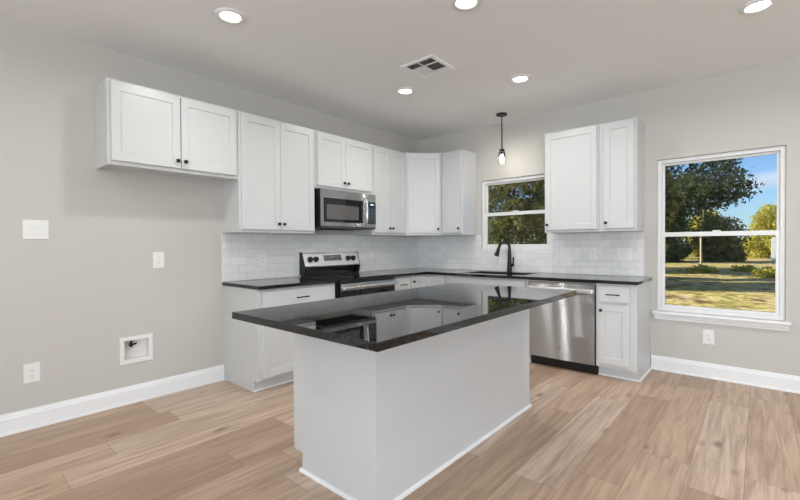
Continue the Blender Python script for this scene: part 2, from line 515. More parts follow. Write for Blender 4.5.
def window(name, W, label, sill):
    a, b, z0, z1 = W
    a += .001; b -= .001; z0 += .001; z1 -= .001
    root = MB()
    fw_, y0, y1 = .034, .030, .100
    root.box(a, a+fw_, y0, y1, z0, z1); root.box(b-fw_, b, y0, y1, z0, z1)
    root.box(a+fw_, b-fw_, y0, y1, z1-fw_, z1); root.box(a+fw_, b-fw_, y0, y1, z0, z0+fw_)
    fr = struct(root.build(name, vinyl_m, bevel=.0015), label)
    zm = z0+(z1-z0)*.506
    ia, ib, iz0, iz1 = a+fw_+.001, b-fw_-.001, z0+fw_+.001, z1-fw_-.001
    up_ = MB(); s1 = .020
    yA, yB = .068, .093
    up_.box(ia, ia+s1, yA, yB, zm-.015, iz1); up_.box(ib-s1, ib, yA, yB, zm-.015, iz1)
    up_.box(ia+s1, ib-s1, yA, yB, iz1-s1, iz1); up_.box(ia+s1, ib-s1, yA, yB, zm-.015, zm+.018)
    up_.build('upper_sash', vinyl_m, fr, bevel=.001)
    lo = MB(); s2 = .026
    yC, yD = .038, .066
    lo.box(ia, ia+s2, yC, yD, iz0, zm+.02); lo.box(ib-s2, ib, yC, yD, iz0, zm+.02)
    lo.box(ia+s2, ib-s2, yC, yD, iz0, iz0+s2); lo.box(ia+s2, ib-s2, yC, yD, zm-.022, zm+.02)
    lo.build('lower_sash', vinyl_m, fr, bevel=.001)
    g = MB(); g.box(ia+s1-.004, ib-s1+.004, .079, .082, zm+.012, iz1-s1+.004); g.build('upper_pane', pane_m, fr)
    g = MB(); g.box(ia+s2-.004, ib-s2+.004, .050, .053, iz0+s2-.004, zm-.018); g.build('lower_pane', pane_m, fr)
    lk = MB(); cx = (ia+ib)/2
    lk.box(cx-.03, cx+.03, .042, .062, zm+.02, zm+.032); lk.build('sash_lock', vinyl_m, fr, bevel=.002)
    if sill:
        s = MB()
        s.prism([(.029, z0-.002), (-.048, z0-.002), (-.053, z0-.008), (-.053, z0-.018), (-.048, z0-.024), (-.0005, z0-.024), (-.0005, z0-.002)], a-.032, b+.036, 'x')
        s.build('window_sill', trim_m, fr, bevel=.001)
        s = MB()
        s.prism([(-.0005, z0-.0245), (-.034, z0-.0245), (-.034, z0-.034), (-.026, z0-.042), (-.022, z0-.056), (-.014, z0-.064), (-.012, z0-.080), (-.0005, z0-.080)], a-.022, b+.026, 'x')
        s.build('apron', trim_m, fr, bevel=.001)
    return fr
window('window_1', W1, 'small white single-hung window above the sink', False)
window('window_2', W2, 'large white single-hung window on the right wall with a sill', True)

# ------------------------------------------------------------------ cabinet parts
def knob(parent, d, y, z):
    m = MB()
    m.lathe([(.006, 0), (.0055, .012), (.0045, .014)], 16, 'x', (d, y, z))
    m.prism([(y-.013, z-.011), (y-.011, z-.013), (y+.011, z-.013), (y+.013, z-.011), (y+.013, z+.011), (y+.011, z+.013), (y-.011, z+.013), (y-.013, z+.011)], d+.014, d+.026, 'x')
    return m.build('knob', black_m, parent, bevel=.0015)
def pull(parent, d, y, z, l=.13):
    m = MB()
    for sy in (-1, 1):
        m.lathe([(.0045, 0), (.0045, .027)], 12, 'x', (d, y+sy*(l/2-.016), z))
    m.tube([(d+.027, y-l/2, z), (d+.027, y-l/2+.02, z), (d+.027, y+l/2-.02, z), (d+.027, y+l/2, z)], .0055, 12)
    o = m.build('bar_pull', black_m, parent, smooth=True); return o
def carcass(root, w, d, z0, z1, wall_side_gap=0):
    t = .016
    m = MB()
    m.box(0.001, d, 0.001, t, z0, z1); m.box(0.001, d, w-t, w-.001, z0, z1)
    m.box(0.001, d, t, w-t, z1-t, z1); m.box(0.001, d, t, w-t, z0+.014, z0+.014+t)
    m.box(0.001, .008, t, w-t, z0+.030, z1-t)
    m.box(d*.45, d*.45+.02, t, w-t, (z0+z1)/2, (z0+z1)/2+t)
    m.box(.008, .028, t, w-t, z0, z0+.014)
    return m.build('carcass', white_m, root, bevel=.0008)
def face_frame(root, w, d, z0, z1, mids=(), rails=(), st=.036, bot=.028, top=.032):
    m = MB(); d1 = d+.019
    m.box(d+.0005, d1, .001, st, z0, z1); m.box(d+.0005, d1, w-st, w-.001, z0, z1)
    m.box(d+.0005, d1, st, w-st, z0, z0+bot); m.box(d+.0005, d1, st, w-st, z1-top, z1)
    for a in mids: m.box(d+.0005, d1, a-.018, a+.018, z0+bot, z1-top)
    for a in rails: m.box(d+.0005, d1, st, w-st, a-.016, a+.016)
    return m.build('face_frame', white_m, root, bevel=.0008)
DT = .022                                    # door thickness

def wall_cabinet(label, loc, rz, w, z0, z1, doors, group='wall cabinets', mids=(), st=.036):
    """doors: (y0, y1, knob side or None)"""
    r = thing('wall_cabinet', label, 'cabinet', (loc[0], loc[1], z0), rz, group)
    h = z1-z0; D = .302
    carcass(r, w, D, 0, h); face_frame(r, w, D, 0, h, mids, st=st)
    f = D+.0195
    for y0, y1, s in doors:
        dr = MB().shaker(f, f+DT, y0, y1, .028, h-.022).build('door', white_m, r)
        ky = (y1-.026) if s == 'R' else (y0+.026)
        knob(dr, f+DT, ky, .028+.055)
    return r

# left wall uppers
ZB, ZT = 1.3715, 2.4405
wall_cabinet('short white two-door wall cabinet hung alone above the empty refrigerator bay', (0, -3.893, 0), 0, .964, 1.8345, ZT,
             [(.021, .481, 'R'), (.487, .945, 'L')])
wall_cabinet('tall white two-door wall cabinet left of the microwave', (0, -2.9275, 0), 0, .826, ZB, ZT,
             [(.022, .411, 'R'), (.415, .804, 'L')])
wall_cabinet('short white two-door wall cabinet directly above the microwave', (0, -2.1005, 0), 0, .826, 1.845, ZT,
             [(.026, .403, 'R'), (.407, .807, 'L')])
wall_cabinet('tall white wall cabinet with two narrow doors right of the microwave', (0, -1.2725, 0), 0, .620, ZB, ZT,
             [(.022, .308, 'R'), (.312, .598, 'L')])
# diagonal corner upper
def corner_cabinet():
    r = thing('corner_wall_cabinet', 'white diagonal corner wall cabinet with one door, where the walls meet', 'cabinet', (0, 0, ZB), 0, 'wall cabinets')
    A = .6510; h = ZT-ZB; D = .302
    p = [(.011, -.011), (.011, -A), (D, -A), (A, -D), (A, -.011)]
    t = .016
    m = MB()
    m.prism(p, h-t, h); m.prism(p, .014, .014+t)
    m.box(.011, D, -A, -A+t, 0, h-t); m.box(A-t, A, -D, -.011, 0, h-t)
    m.box(.001, .011, -A, -.011, .03, h-t); m.box(.011, A-t, -.011, -.001, .03, h-t)
    m.build('carcass', white_m, r, bevel=.0008)
    Ld = (A-D)*math.sqrt(2)
    # diagonal front, local frame: origin at (D,-A), y along the diagonal, x outwards
    c45 = math.sqrt(.5)
    Mx = Matrix(((c45, c45, 0, D), (-c45, c45, 0, -A), (0, 0, 1, 0), (0, 0, 0, 1)))
    def tr(o):
        o.data.transform(Mx); return o
    m = MB(); st = .030
    m.box(.0005, .019, .014, st+.020, 0, h); m.box(.0005, .019, Ld-st-.015, Ld-.014, 0, h)
    m.box(.0005, .019, st+.020, Ld-st-.015, 0, .028); m.box(.0005, .019, st+.020, Ld-st-.015, h-.032, h)
    tr(m.build('face_frame', white_m, r, bevel=.0008))
    dr = tr(MB().shaker(.0195, .0385,   .046, Ld-.038, .028, h-.022).build('door', white_m, r))
    tr(knob(dr, .0385, Ld-.064, .083))
corner_cabinet()
# back wall uppers (origin at wall, y runs along +x)
wall_cabinet('white single-door wall cabinet between the corner cabinet and the small window', (.6535, 0, 0), BACK, .329, ZB, ZT,
             [(.022, .305, 'R')])
wall_cabinet('wide single-door white wall cabinet just right of the small window', (2.018, 0, 0), BACK, .556, ZB, ZT,
             [(.015, .536, 'L')])
wall_cabinet('narrow single-door white wall cabinet nearest the large window', (2.575, 0, 0), BACK, .331, ZB, ZT,
             [(.040, .308, 'L')], st=.048)

# ---- base cabinets
ZC = .8830                                 # underside of the worktop
def base_cabinet(label, loc, rz, w, doors, drawers, D=.590, rails=(), mids=(), stiles=(.048, .040), toe=True, left_panel=False, right_panel=False, group='base cabinets', open_top=False):
    r = thing('base_cabinet', label, 'cabinet', (loc[0], loc[1], 0), rz, group)
    t = .016; TK = .105
    m = MB()
    for y0, y1 in ((.001, t), (w-t, w-.001)):
        m.prism([(.001, 0), (D-.062, 0), (D-.062, TK), (D, TK), (D, ZC), (.001, ZC)], y0, y1, 'y')
    m.box(.001, D, t, w-t, TK, TK+t)
    if not open_top: m.box(.001, D, t, w-t, ZC-t, ZC)
    m.box(.001, .008, t, w-t, TK+t, ZC-t)
    m.build('carcass', white_m, r, bevel=.0008)
    m = MB(); m.box(D-.078, D-.063, t+.0005, w-t-.0005, 0, TK-.001); m.build('toe_kick', white_m, r)
    d1 = D+.019
    m = MB(); st, sr = stiles
    m.box(D+.0005, d1, .001, st, TK, ZC); m.box(D+.0005, d1, w-sr, w-.001, TK, ZC)
    m.box(D+.0005, d1, st, w-sr, TK, TK+.034); m.box(D+.0005, d1, st, w-sr, ZC-.032, ZC)
    for a in mids: m.box(D+.0005, d1, a-.018, a+.018, TK+.034, ZC-.032)
    for a in rails: m.box(D+.0005, d1, st, w-sr, a-.018, a+.018)
    m.build('face_frame', white_m, r, bevel=.0008)
    f = D+.0195
    for y0, y1, z0, z1, s in doors:
        dr = MB().shaker(f, f+DT, y0, y1, z0, z1).build('door', white_m, r)
        if s: knob(dr, f+DT, (y1-.028) if s == 'R' else (y0+.028), z1-.055)
    for y0, y1, z0, z1, s in drawers:
        dw = MB().box(f, f+DT, y0, y1, z0, z1).build('drawer_front', white_m, r, bevel=.002)
        if s: pull(dw, f+DT, (y0+y1)/2, (z0+z1)/2-.004, s)
    def shoe(y0, y1):
        q = MB()
        q.prism([(y0, 0), (y1, 0), (y1, .010), ((y0*.3+y1*.7), .017), (y0, .019)] if y1 > y0 else [(y1, 0), (y0, 0), (y0, .019), (y0*.3+y1*.7, .017), (y1, .010)], .02, D-.050, 'x')
        q.build('shoe_moulding', trim_m, r)
    if left_panel: shoe(0, -.012)
    if right_panel: shoe(w, w+.012)
    q = MB(); q.box(D-.0625, D-.052, 0, w, 0, .017); q.build('shoe_moulding', trim_m, r, bevel=.003)
    return r
DZ0, DZ1 = .715, .862
base_cabinet('white base cabinet left of the range with a wide drawer and two doors', (0, -2.920, 0), 0, .838,
             [(.038, .416, .130, .690, 'R'), (.420, .816, .130, .690, 'L')], [(.038, .816, DZ0, DZ1, .135)], rails=(.703,), mids=(.418,))
base_cabinet('narrow white base cabinet with a small pulled drawer, right of the range', (0, -1.262, 0), 0, .330,
             [(.050, .316, .130, .690, 'R')], [(.050, .316, DZ0, DZ1, .115)], rails=(.703,), stiles=(.062, .030))
def corner_base():
    r = thing('corner_base_cabinet', 'white inside-corner base cabinet with two hinged doors meeting at right angles', 'cabinet', (0, 0, 0), 0, 'base cabinets')
    A = .9300; D = .590; TK = .105; t = .016
    L_ = lambda e: [(.001, -.001), (.001, -A), (D-e, -A), (D-e, -D+e), (A, -D+e), (A, -.001)]
    m = MB(); m.prism(L_(0), TK, TK+t); m.prism(L_(0), ZC-t, ZC)
    m.box(.001, D, -A, -A+t, TK+t, ZC-t); m.box(A-t, A, -D, -.001, TK+t, ZC-t)
    m.box(.001, .009, -A+t, -.009, TK+t, ZC-t); m.box(.001, A-t, -.009, -.001, TK+t, ZC-t)
    m.build('carcass', white_m, r, bevel=.0008)
    m = MB(); m.prism(L_(.064), 0, TK-.001); m.build('toe_kick', white_m, r)
    m = MB(); st = .030
    m.box(D+.0005, D+.019, -A+.001, -A+st, TK, ZC); m.box(D+.0005, D+.019, -A+st, -D-.02, ZC-.032, ZC); m.box(D+.0005, D+.019, -A+st, -D-.02, TK, TK+.03)
    m.box(A-st, A-.001, -D-.019, -D-.0005, TK, ZC); m.box(D+.0195, A-st, -D-.019, -D-.0005, ZC-.032, ZC); m.box(D+.0195, A-st, -D-.019, -D-.0005, TK, TK+.03)
    m.build('face_frame', white_m, r, bevel=.0008)
    f = D+.0195
    dr = MB().shaker(f, f+DT, -A+.018, -f-.005, .130, DZ1).build('door', white_m, r)
    knob(dr, f+DT, -A+.046, DZ1-.055)
    d2 = MB().shaker(f, f+DT, f+DT+.002, A-.018, .130, DZ1).build('door', white_m, r)
    d2.data.transform(Matrix(((0, 1, 0, 0), (-1, 0, 0, 0), (0, 0, 1, 0), (0, 0, 0, 1))))
corner_base()
base_cabinet('white sink base cabinet with a plain false drawer front below the small window', (.932, 0, 0), BACK, 1.024,
             [(.058, .510, .130, .690, 'R'), (.514, .996, .130, .690, 'L')], [(.058, .996, DZ0, DZ1, None)], rails=(.703,), open_top=True, stiles=(.070, .040), mids=(.512,))
base_cabinet('white end base cabinet right of the dishwasher with one drawer over one door', (2.622, 0, 0), BACK, .342,
             [(.024, .284, .140, .690, 'L')], [(.024, .284, DZ0, DZ1, .115)], rails=(.703,), right_panel=True, stiles=(.036, .075))

# ---- worktops
TOP = .914
m = MB(); m.box(.010, .6527, -2.934, -2.080, ZC+.001, TOP)
tag(m.build('countertop', granite_m, bevel=.002), 'short polished black granite countertop left of the range', 'countertop', 'black granite countertops')
SX0, SX1, SY0, SY1 = 1.110, 1.862, -.520, -.150     # sink cut-out
m = MB(); z0, z1 = ZC+.001, TOP
def cut_top():
    """L-shaped slab with a rectangular cut-out, one closed mesh"""
    b = m.bm
    xs = [.010, .6527, SX0, SX1, 2.978]; ys = [-1.268, -.6527, SY0, SY1, -.010]
    def solid(i, j):
        if j == 0: return i == 0
        return not (i == 2 and j == 2)
    V = {}
    def v(x, y, z):
        k = (x, y, z)
        if k not in V: V[k] = b.verts.new(k)
        return V[k]
    n = len(xs)-1
    for i in range(n):
        for j in range(n):
            if not solid(i, j): continue
            a, c, p, q = xs[i], xs[i+1], ys[j], ys[j+1]
            b.faces.new([v(a, p, z1), v(c, p, z1), v(c, q, z1), v(a, q, z1)])
            b.faces.new([v(a, q, z0), v(c, q, z0), v(c, p, z0), v(a, p, z0)])
            for di, dj, e in ((-1, 0, ((a, q), (a, p))), (1, 0, ((c, p), (c, q))), (0, -1, ((a, p), (c, p))), (0, 1, ((c, q), (a, q)))):
                ii, jj = i+di, j+dj
                if not (0 <= ii < n and 0 <= jj < n) or not solid(ii, jj):
                    (x0, y0), (x1, y1) = e
                    b.faces.new([v(x0, y0, z0), v(x1, y1, z0), v(x1, y1, z1), v(x0, y0, z1)])
    bmesh.ops.dissolve_limit(b, angle_limit=.01, verts=b.verts, edges=b.edges)
cut_top()
tag(m.build('countertop', granite_m, bevel=.002), 'long L-shaped polished black granite countertop around the corner with the sink', 'countertop', 'black granite countertops')

# sink
r = thing('sink', 'black rectangular sink set into the black countertop below the small window', 'sink', (0, 0, 0))
m = MB(); tt = .010; zs = TOP-.225
m.box(SX0-.012, SX1+.012, SY0-.012, SY0-.001, zs, ZC-.001) if False else None
a, b_, c, d = SX0+.001, SX1-.001, SY0+.001, SY1-.001
m.box(a, a+tt, c, d, zs, TOP-.004); m.box(b_-tt, b_, c, d, zs, TOP-.004)
m.box(a+tt, b_-tt, c, c+tt, zs, TOP-.004); m.box(a+tt, b_-tt, d-tt, d, zs, TOP-.004)
m.box(a, b_, c, d, zs-tt, zs)
m.build('basin', sinkblack_m, r, bevel=.003)
m = MB(); m.lathe([(.045, 0), (.045, .004), (.032, .005), (.030, .001)], 24, 'z', ((a+b_)/2, (c+d)/2, zs+.0005)); m.build('drain', steel2_m, r, smooth=True)

# faucet
fx, fy = 1.482, -.072
r = thing('faucet', 'matte black gooseneck pull-down faucet with a side lever behind the sink', 'faucet', (fx, fy, TOP))
m = MB(); m.lathe([(.033, 0), (.033, .006), (.030, .010), (.028, .05), (.023, .16), (.018, .27), (.0165, .30)], 24); m.build('body', black_m, r, smooth=True)
dirv = Vector((-.93, -.55, 0)).normalized()
pts = []
rad = .060
for k in range(17):
    a_ = math.pi*k/16*.93
    pts.append(dirv*(rad-rad*math.cos(a_)) + Vector((0, 0, .30+rad*math.sin(a_)*1.02)))
m = MB(); m.tube([Vector((0, 0, .285))]+pts, .0160, 14); m.build('spout', black_m, r, smooth=True)
e0 = pts[-1]; tn = (pts[-1]-pts[-2]).normalized()
m = MB(); m.tube([e0-tn*.004, e0+tn*.03, e0+tn*.034, e0+tn*.09, e0+tn*.125, e0+tn*.128], [.016, .017, .019, .024, .029, .025], 16); m.build('spray_head', black_m, r, smooth=True)
m = MB(); m.tube([(.010, 0, .085), (.050, -.006, .085), (.056, -.007, .085)], [.016, .016, .012], 14)
m.tube([(.050, -.006, .080), (.053, -.007, .14), (.056, -.007, .180)], [.0105, .0095, .0085], 10); m.build('lever', black_m, r, smooth=True)

# ------------------------------------------------------------------ range
def make_range():
    y0, y1 = -2.077, -1.272; w = y1-y0
    r = thing('range', 'stainless steel electric range with black glass cooktop and four black knobs', 'range', (.012, y0, 0))
    D = .635
    m = MB(); m.box(.02, D, .002, w-.002, .06, .905); m.box(.02, .08, .002, w-.002, .905, 1.003); m.build('body', blackplastic_m, r, bevel=.003)
    m = MB(); m.box(.068, D+.035, 0, w, .9055, .921); m.build('cooktop', blackglass_m, r, bevel=.004)
    for (x, y, rr) in ((.24, .22, .095), (.24, .58, .075), (.50, .22, .080), (.50, .58, .105)):
        k = MB(); k.lathe([(rr, 0), (rr, .0004), (rr-.003, .0004), (rr-.003, 0)], 40, 'z', (x, y, .9214), cap=False); k.build('burner_ring', mark_m, r)
    # sloped control panel
    bgp = [(.0, 1.004), (.094, 1.012), (.098, 1.022), (.046, 1.168), (.0, 1.175)]
    m = MB(); m.prism([(p[0], p[1]) for p in bgp], .004, w-.004, 'y'); cp = m.build('control_panel', handle_m, r, bevel=.002)
    for a, b in ((0, .0035), (w-.0035, w)):
        m = MB(); m.prism([(-.002, .93), (.088, .93), (.102, 1.018), (.048, 1.172), (-.002, 1.178)], a, b, 'y')
        m.build('end_cap', blackplastic_m, r, bevel=.001)
    m = MB(); m.box(.0805, .086, .02, w-.02, .925, 1.002); m.build('lower_panel', blackglass_m, r)
    # face frame of the sloped front
    p0 = Vector((.098, 0, 1.022)); p1 = Vector((.046, 0, 1.168)); tdir = (p1-p0).normalized(); nrm = Vector((tdir.z, 0, -tdir.x))
    def onface(y, t, h=0):
        q = p0+(p1-p0)*t+nrm*h; return Vector((q.x, y, q.z))
    for y in (.085, .162, w-.172, w-.092):
        k = MB(); a = onface(y, .50, .0005); k.tube([a, a+nrm*.008, a+nrm*.009, a+nrm*.030, a+nrm*.033], [.032, .032, .027, .024, .020], 24)
        kn = k.build('knob', blackplastic_m, cp, smooth=True)
        b = a+nrm*.0335; g = MB(); g.tube([b-tdir*.018, b+tdir*.018], .004, 8); g.build('grip', blackplastic_m, kn)
    def quad(name, ya, yb, t0, t1, h, mm, par):
        k = MB(); vs_ = []
        for hh in (h, h+.002):
            vs_.append([k.bm.verts.new(onface(y, t, hh)) for y, t in ((ya, t0), (yb, t0), (yb, t1), (ya, t1))])
        k.bm.faces.new(vs_[0]); k.bm.faces.new(vs_[1][::-1])
        for i in range(4): k.bm.faces.new((vs_[0][i], vs_[0][(i+1) % 4], vs_[1][(i+1) % 4], vs_[1][i]))
        return k.build(name, mm, par)
    dp = quad('display', .275, .535, .36, .80, .0005, rdisplay_m, cp)
    quad('clock', .375, .435, .58, .72, .0026, display_m, dp).data.materials[0] = mark_m
    m = MB()
    for i in range(9):
        for j in range(3):
            if 4 <= i <= 5 and j: continue
            a = onface(.292+.0275*i, .42+.12*j, .0030); m.box(a.x-.0004, a.x+.0004, a.y-.006, a.y+.006, a.z-.002, a.z+.002)
    m.build('key_print', digit_m, dp)
    # door
    m = MB(); m.box(D+.001, D+.038, .006, w-.006, .235, .868); dr = m.build('oven_door', blackglass_m, r, bevel=.004)
    m = MB(); m.box(D+.0385, D+.042, .006, w-.006, .800, .867); m.build('door_trim', steel_m, dr, bevel=.001)
    m = MB()
    for y in (.040, w-.040): m.box(D+.042, D+.088, y-.014, y+.014, .818, .844)
    m.tube([(D+.085, .022, .831), (D+.085, .06, .831), (D+.085, w-.06, .831), (D+.085, w-.022, .831)], .0155, 14); m.build('handle', steel2_m, dr, smooth=True)
    m = MB(); m.box(D+.001, D+.030, .006, w-.006, .075, .228); m.build('storage_drawer', steel_m, r, bevel=.003)
    m = MB(); m.box(D+.001, D+.036, .003, w-.003, .873, .904); m.build('front_lip', blackplastic_m, r, bevel=.003)
    for x in (.06, D-.06):
        for y in (.04, w-.04):
            k = MB(); k.lathe([(.016, 0), (.016, .06)], 12, 'z', (x, y, 0)); k.build('foot', blackplastic_m, r)
make_range()

# ------------------------------------------------------------------ microwave
def emblem(parent, x, y, z, rr):
    """small round monogram badge"""
    k = MB(); k.lathe([(rr, 0), (rr, .0012), (rr*.86, .0016)], 28, 'x', (x, y, z)); b = k.build('emblem', steel2_m, parent)
    k = MB()
    ring = [(x+.0018, y+rr*.74*math.cos(a), z+rr*.74*math.sin(a)) for a in [i*2*math.pi/24 for i in range(25)]]
    k.tube(ring, rr*.07, 6)
    for sgn in (-1, 1):                                   # two curled letters
        cy = y+sgn*rr*.26
        k.tube([(x+.0018, cy+rr*.24*math.cos(a), z+rr*.34*math.sin(a)) for a in [R(40+i*20) for i in range(15)]], rr*.06, 6)
        k.tube([(x+.0018, cy+rr*.20, z-rr*.05), (x+.0018, cy, z-rr*.02), (x+.0018, cy-rr*.05, z-rr*.02)], rr*.055, 6)
    k.build('monogram', mark_m, b)
def make_microwave():
    y0 = -2.086; w = .803; zb, zt = 1.428, 1.838
    r = thing('microwave', 'stainless over-the-range microwave with dark window under the short cabinet', 'microwave', (.012, y0, zb))
    h = zt-zb; D = .372
    m = MB(); m.box(0, D, .003, w-.003, .006, h); m.build('body', blackplastic_m, r, bevel=.003)
    m = MB(); m.box(.03, D-.02, .08, w-.08, .001, .006); m.build('underside_filter', steel_m, r)
    m = MB(); m.box(D+.001, D+.012, .003, w-.003, .004, .02); m.box(D-.01, D+.03, .22, .60, -.004, .004); m.build('vent_grille', ventdark_m, r)
    dw = .650
    f = D+.018
    m = MB(); m.box(D+.001, f, .002, dw, .022, h-.002); dr = m.build('door', steel_m, r, bevel=.006)
    m = MB(); m.box(f+.0002, f+.003, .038, .585, .068, h-.092); gl = m.build('door_glass', blackglass_m, dr, bevel=.001)
    m = MB(); m.box(f+.0032, f+.0042, .072, .525, .098, h-.160); m.build('window_screen', mwglass_m, gl)
    m = MB(); m.box(D+.001, f-.002, dw+.003, w-.002, .022, h-.002); cp = m.build('control_panel', steel_m, r, bevel=.004)
    m = MB(); m.box(f-.0018, f+.001, dw+.018, w-.006, .066, h-.094); kp = m.build('keypad', blackglass_m, cp, bevel=.001)
    m = MB(); m.box(f+.0012, f+.0018, dw+.060, w-.040, h-.131, h-.116); m.build('display', display_m, kp)
    m = MB()
    for i in range(3):
        for j in range(8):
            m.box(f+.0012, f+.0016, dw+.034+.038*i, dw+.054+.038*i, .082+.0215*j, .089+.0215*j)
    m.build('key_print', mark_m, kp)
    m = MB(); ya = dw-.030
    m.tube([(f, ya, .064), (f+.026, ya, .070), (f+.036, ya, .10), (f+.041, ya, h*.48), (f+.036, ya, h-.11), (f+.026, ya, h-.075), (f, ya, h-.068)], .0135, 14)
    m.build('handle', steel2_m, dr, smooth=True)
    emblem(dr, f+.0002, .335, h-.045, .013)
make_microwave()

# ------------------------------------------------------------------ dishwasher
def make_dishwasher():
    x0 = 1.9575; w = .662
    r = thing('dishwasher', 'stainless steel dishwasher with a bar handle and black kick plate', 'dishwasher', (x0, 0, 0), BACK)
    D = .585
    m = MB(); m.box(.05, D, .004, w-.004, .11, .868); m.build('tub', blackplastic_m, r)
    # slightly bowed door skin
    m = MB(); n = 24; prof = []
    for i in range(n+1):
        t = i/n; prof.append((D+.040+.008*math.sin(math.pi*t), .006+(w-.012)*t))
    pl = [(D+.001, .006)]+prof+[(D+.001, w-.006)]
    m.prism(pl, .105, .866, 'z'); dr = m.build('door', steel_m, r, smooth=True)
    m = MB(); m.box(D+.001, D+.030, .006, w-.006, .8675, .879); m.build('top_edge', steel2_m, r, bevel=.002)
    m = MB()
    for y in (.030, w-.030): m.box(D+.038, D+.086, y-.014, y+.014, .789, .815)
    m.box(D+.074, D+.096, .012, w-.012, .780, .822); m.build('handle', handle_m, dr, bevel=.009)
    emblem(dr, D+.0482, w*.495, .222, .017)
    m = MB(); m.box(D-.055, D-.035, .004, w-.004, 0, .100); m.build('kick_plate', blackplastic_m, r)
make_dishwasher()

# ------------------------------------------------------------------ island
def make_island():
    X0, X1, Y0, Y1 = 1.797, 2.447, -3.385, -1.700
    r = thing('island_cabinet', 'white panelled kitchen island base in the middle of the floor', 'island', ((X0+X1)/2, (Y0+Y1)/2, 0))
    ox, oy = (X0+X1)/2, (Y0+Y1)/2
    a, b, c, d = X0-ox, X1-ox, Y0-oy, Y1-oy
    TK = .105; nk = .076
    m = MB(); m.prism([(a+nk, 0), (b-.013, 0), (b-.013, ZC), (a, ZC), (a, TK), (a+nk, TK)], c+.013, d-.013, 'y'); m.build('carcass', white_m, r)
    m = MB()
    m.prism([(a+nk, 0), (b, 0), (b, ZC), (a, ZC), (a, TK), (a+nk, TK)], c, c+.012, 'y'); m.build('end_panel', white_m, r, bevel=.001)
    m = MB()
    m.prism([(a+nk, 0), (b, 0), (b, ZC), (a, ZC), (a, TK), (a+nk, TK)], d-.012, d, 'y'); m.build('end_panel', white_m, r, bevel=.001)
    m = MB(); m.box(b-.0125, b, c+.0125, d-.0125, 0, ZC); m.build('back_panel', white_m, r, bevel=.001)
    # doors and drawers facing the range
    mir = Matrix.Scale(-1, 4, (1, 0, 0))
    n = 3; wd = (d-c-.04)/n
    for i in range(n):
        y0, y1 = c+.02+wd*i+.003, c+.02+wd*(i+1)-.003
        f = -a+.0005
        for kind in ('door', 'drawer_front'):
            if kind == 'door': q = MB().shaker(f, f+DT-.008, y0, y1, .130, .690)
            else: q = MB().box(f, f+DT-.008, y0, y1, DZ0, DZ1)
            o = q.build(kind, white_m, r)
            o.data.transform(mir); o.data.flip_normals()
            k = knob(o, f+DT-.008, y1-.03, .635) if kind == 'door' else pull(o, f+DT-.008, (y0+y1)/2, (DZ0+DZ1)/2)
            k.data.transform(mir); k.data.flip_normals()
    # shoe moulding round the floor
    pr = [(0, 0), (.013, 0), (.013, .010), (.009, .017), (0, .019)]
    m = MB()
    m.prism([(c-p, z) for p, z in pr], a+nk-.012, b+.013, 'x')
    m.prism([(b+p, z) for p, z in pr], c, d+.013, 'y')
    m.prism([(d+p, z) for p, z in pr], a+nk-.012, b, 'x')
    m.build('shoe_moulding', trim_m, r)
    t = MB(); t.box(1.7725, 2.7966, -3.730, -1.6950, ZC+.001, .9175)
    o = t.build('island_countertop', granite_m, bevel=.002)
    tag(o, 'large polished black granite top overhanging the white island base', 'countertop')
make_island()

# ------------------------------------------------------------------ ceiling fittings
def make_downlight(label, x, y):
    r = thing('ceiling_light', label, 'light', (x, y, H), 0, 'recessed ceiling lights')
    m = MB(); m.lathe([(.062, -.0005), (.096, -.0005), (.096, -.004), (.090, -.009), (.068, -.012), (.062, -.006)], 40, cap=False); m.build('trim_ring', trim_m, r, smooth=True)
    m = MB(); m.lathe([(.0625, -.0015), (.062, -.0055), (.02, -.0065)], 32); m.build('lens', lens_m, r, smooth=True)
    return r
cans = [('recessed ceiling light near the left wall in front of the refrigerator bay', 1.148, -3.402),
        ('recessed ceiling light at the top edge over the island middle', 2.396, -2.507),
        ('rightmost recessed ceiling light, near the large window', 3.765, -1.228),
        ('recessed ceiling light between the vent and the range wall', 1.147, -1.622),
        ('recessed ceiling light nearest the pendant, in front of the sink', 2.125, -1.148)]
proto = None
for lb, x, y in cans:
    if proto is None: proto = make_downlight(lb, x, y)
    else: dup(proto, (x, y, H), 0, lb)
for k, (x, y) in enumerate([(c[1], c[2]) for c in cans]+[(3.9, -3.1), (1.15, -5.18), (5.2, -6.0), (5.5, -1.3)]):  # last four are unseen lamps added for brightness and the dishwasher streak
    l = area('can_or_fill_light', (x, y, H-.020), (0, 0, 0), .12, .12, CAN_POWER, CAN_COL, 'DISK', 165)

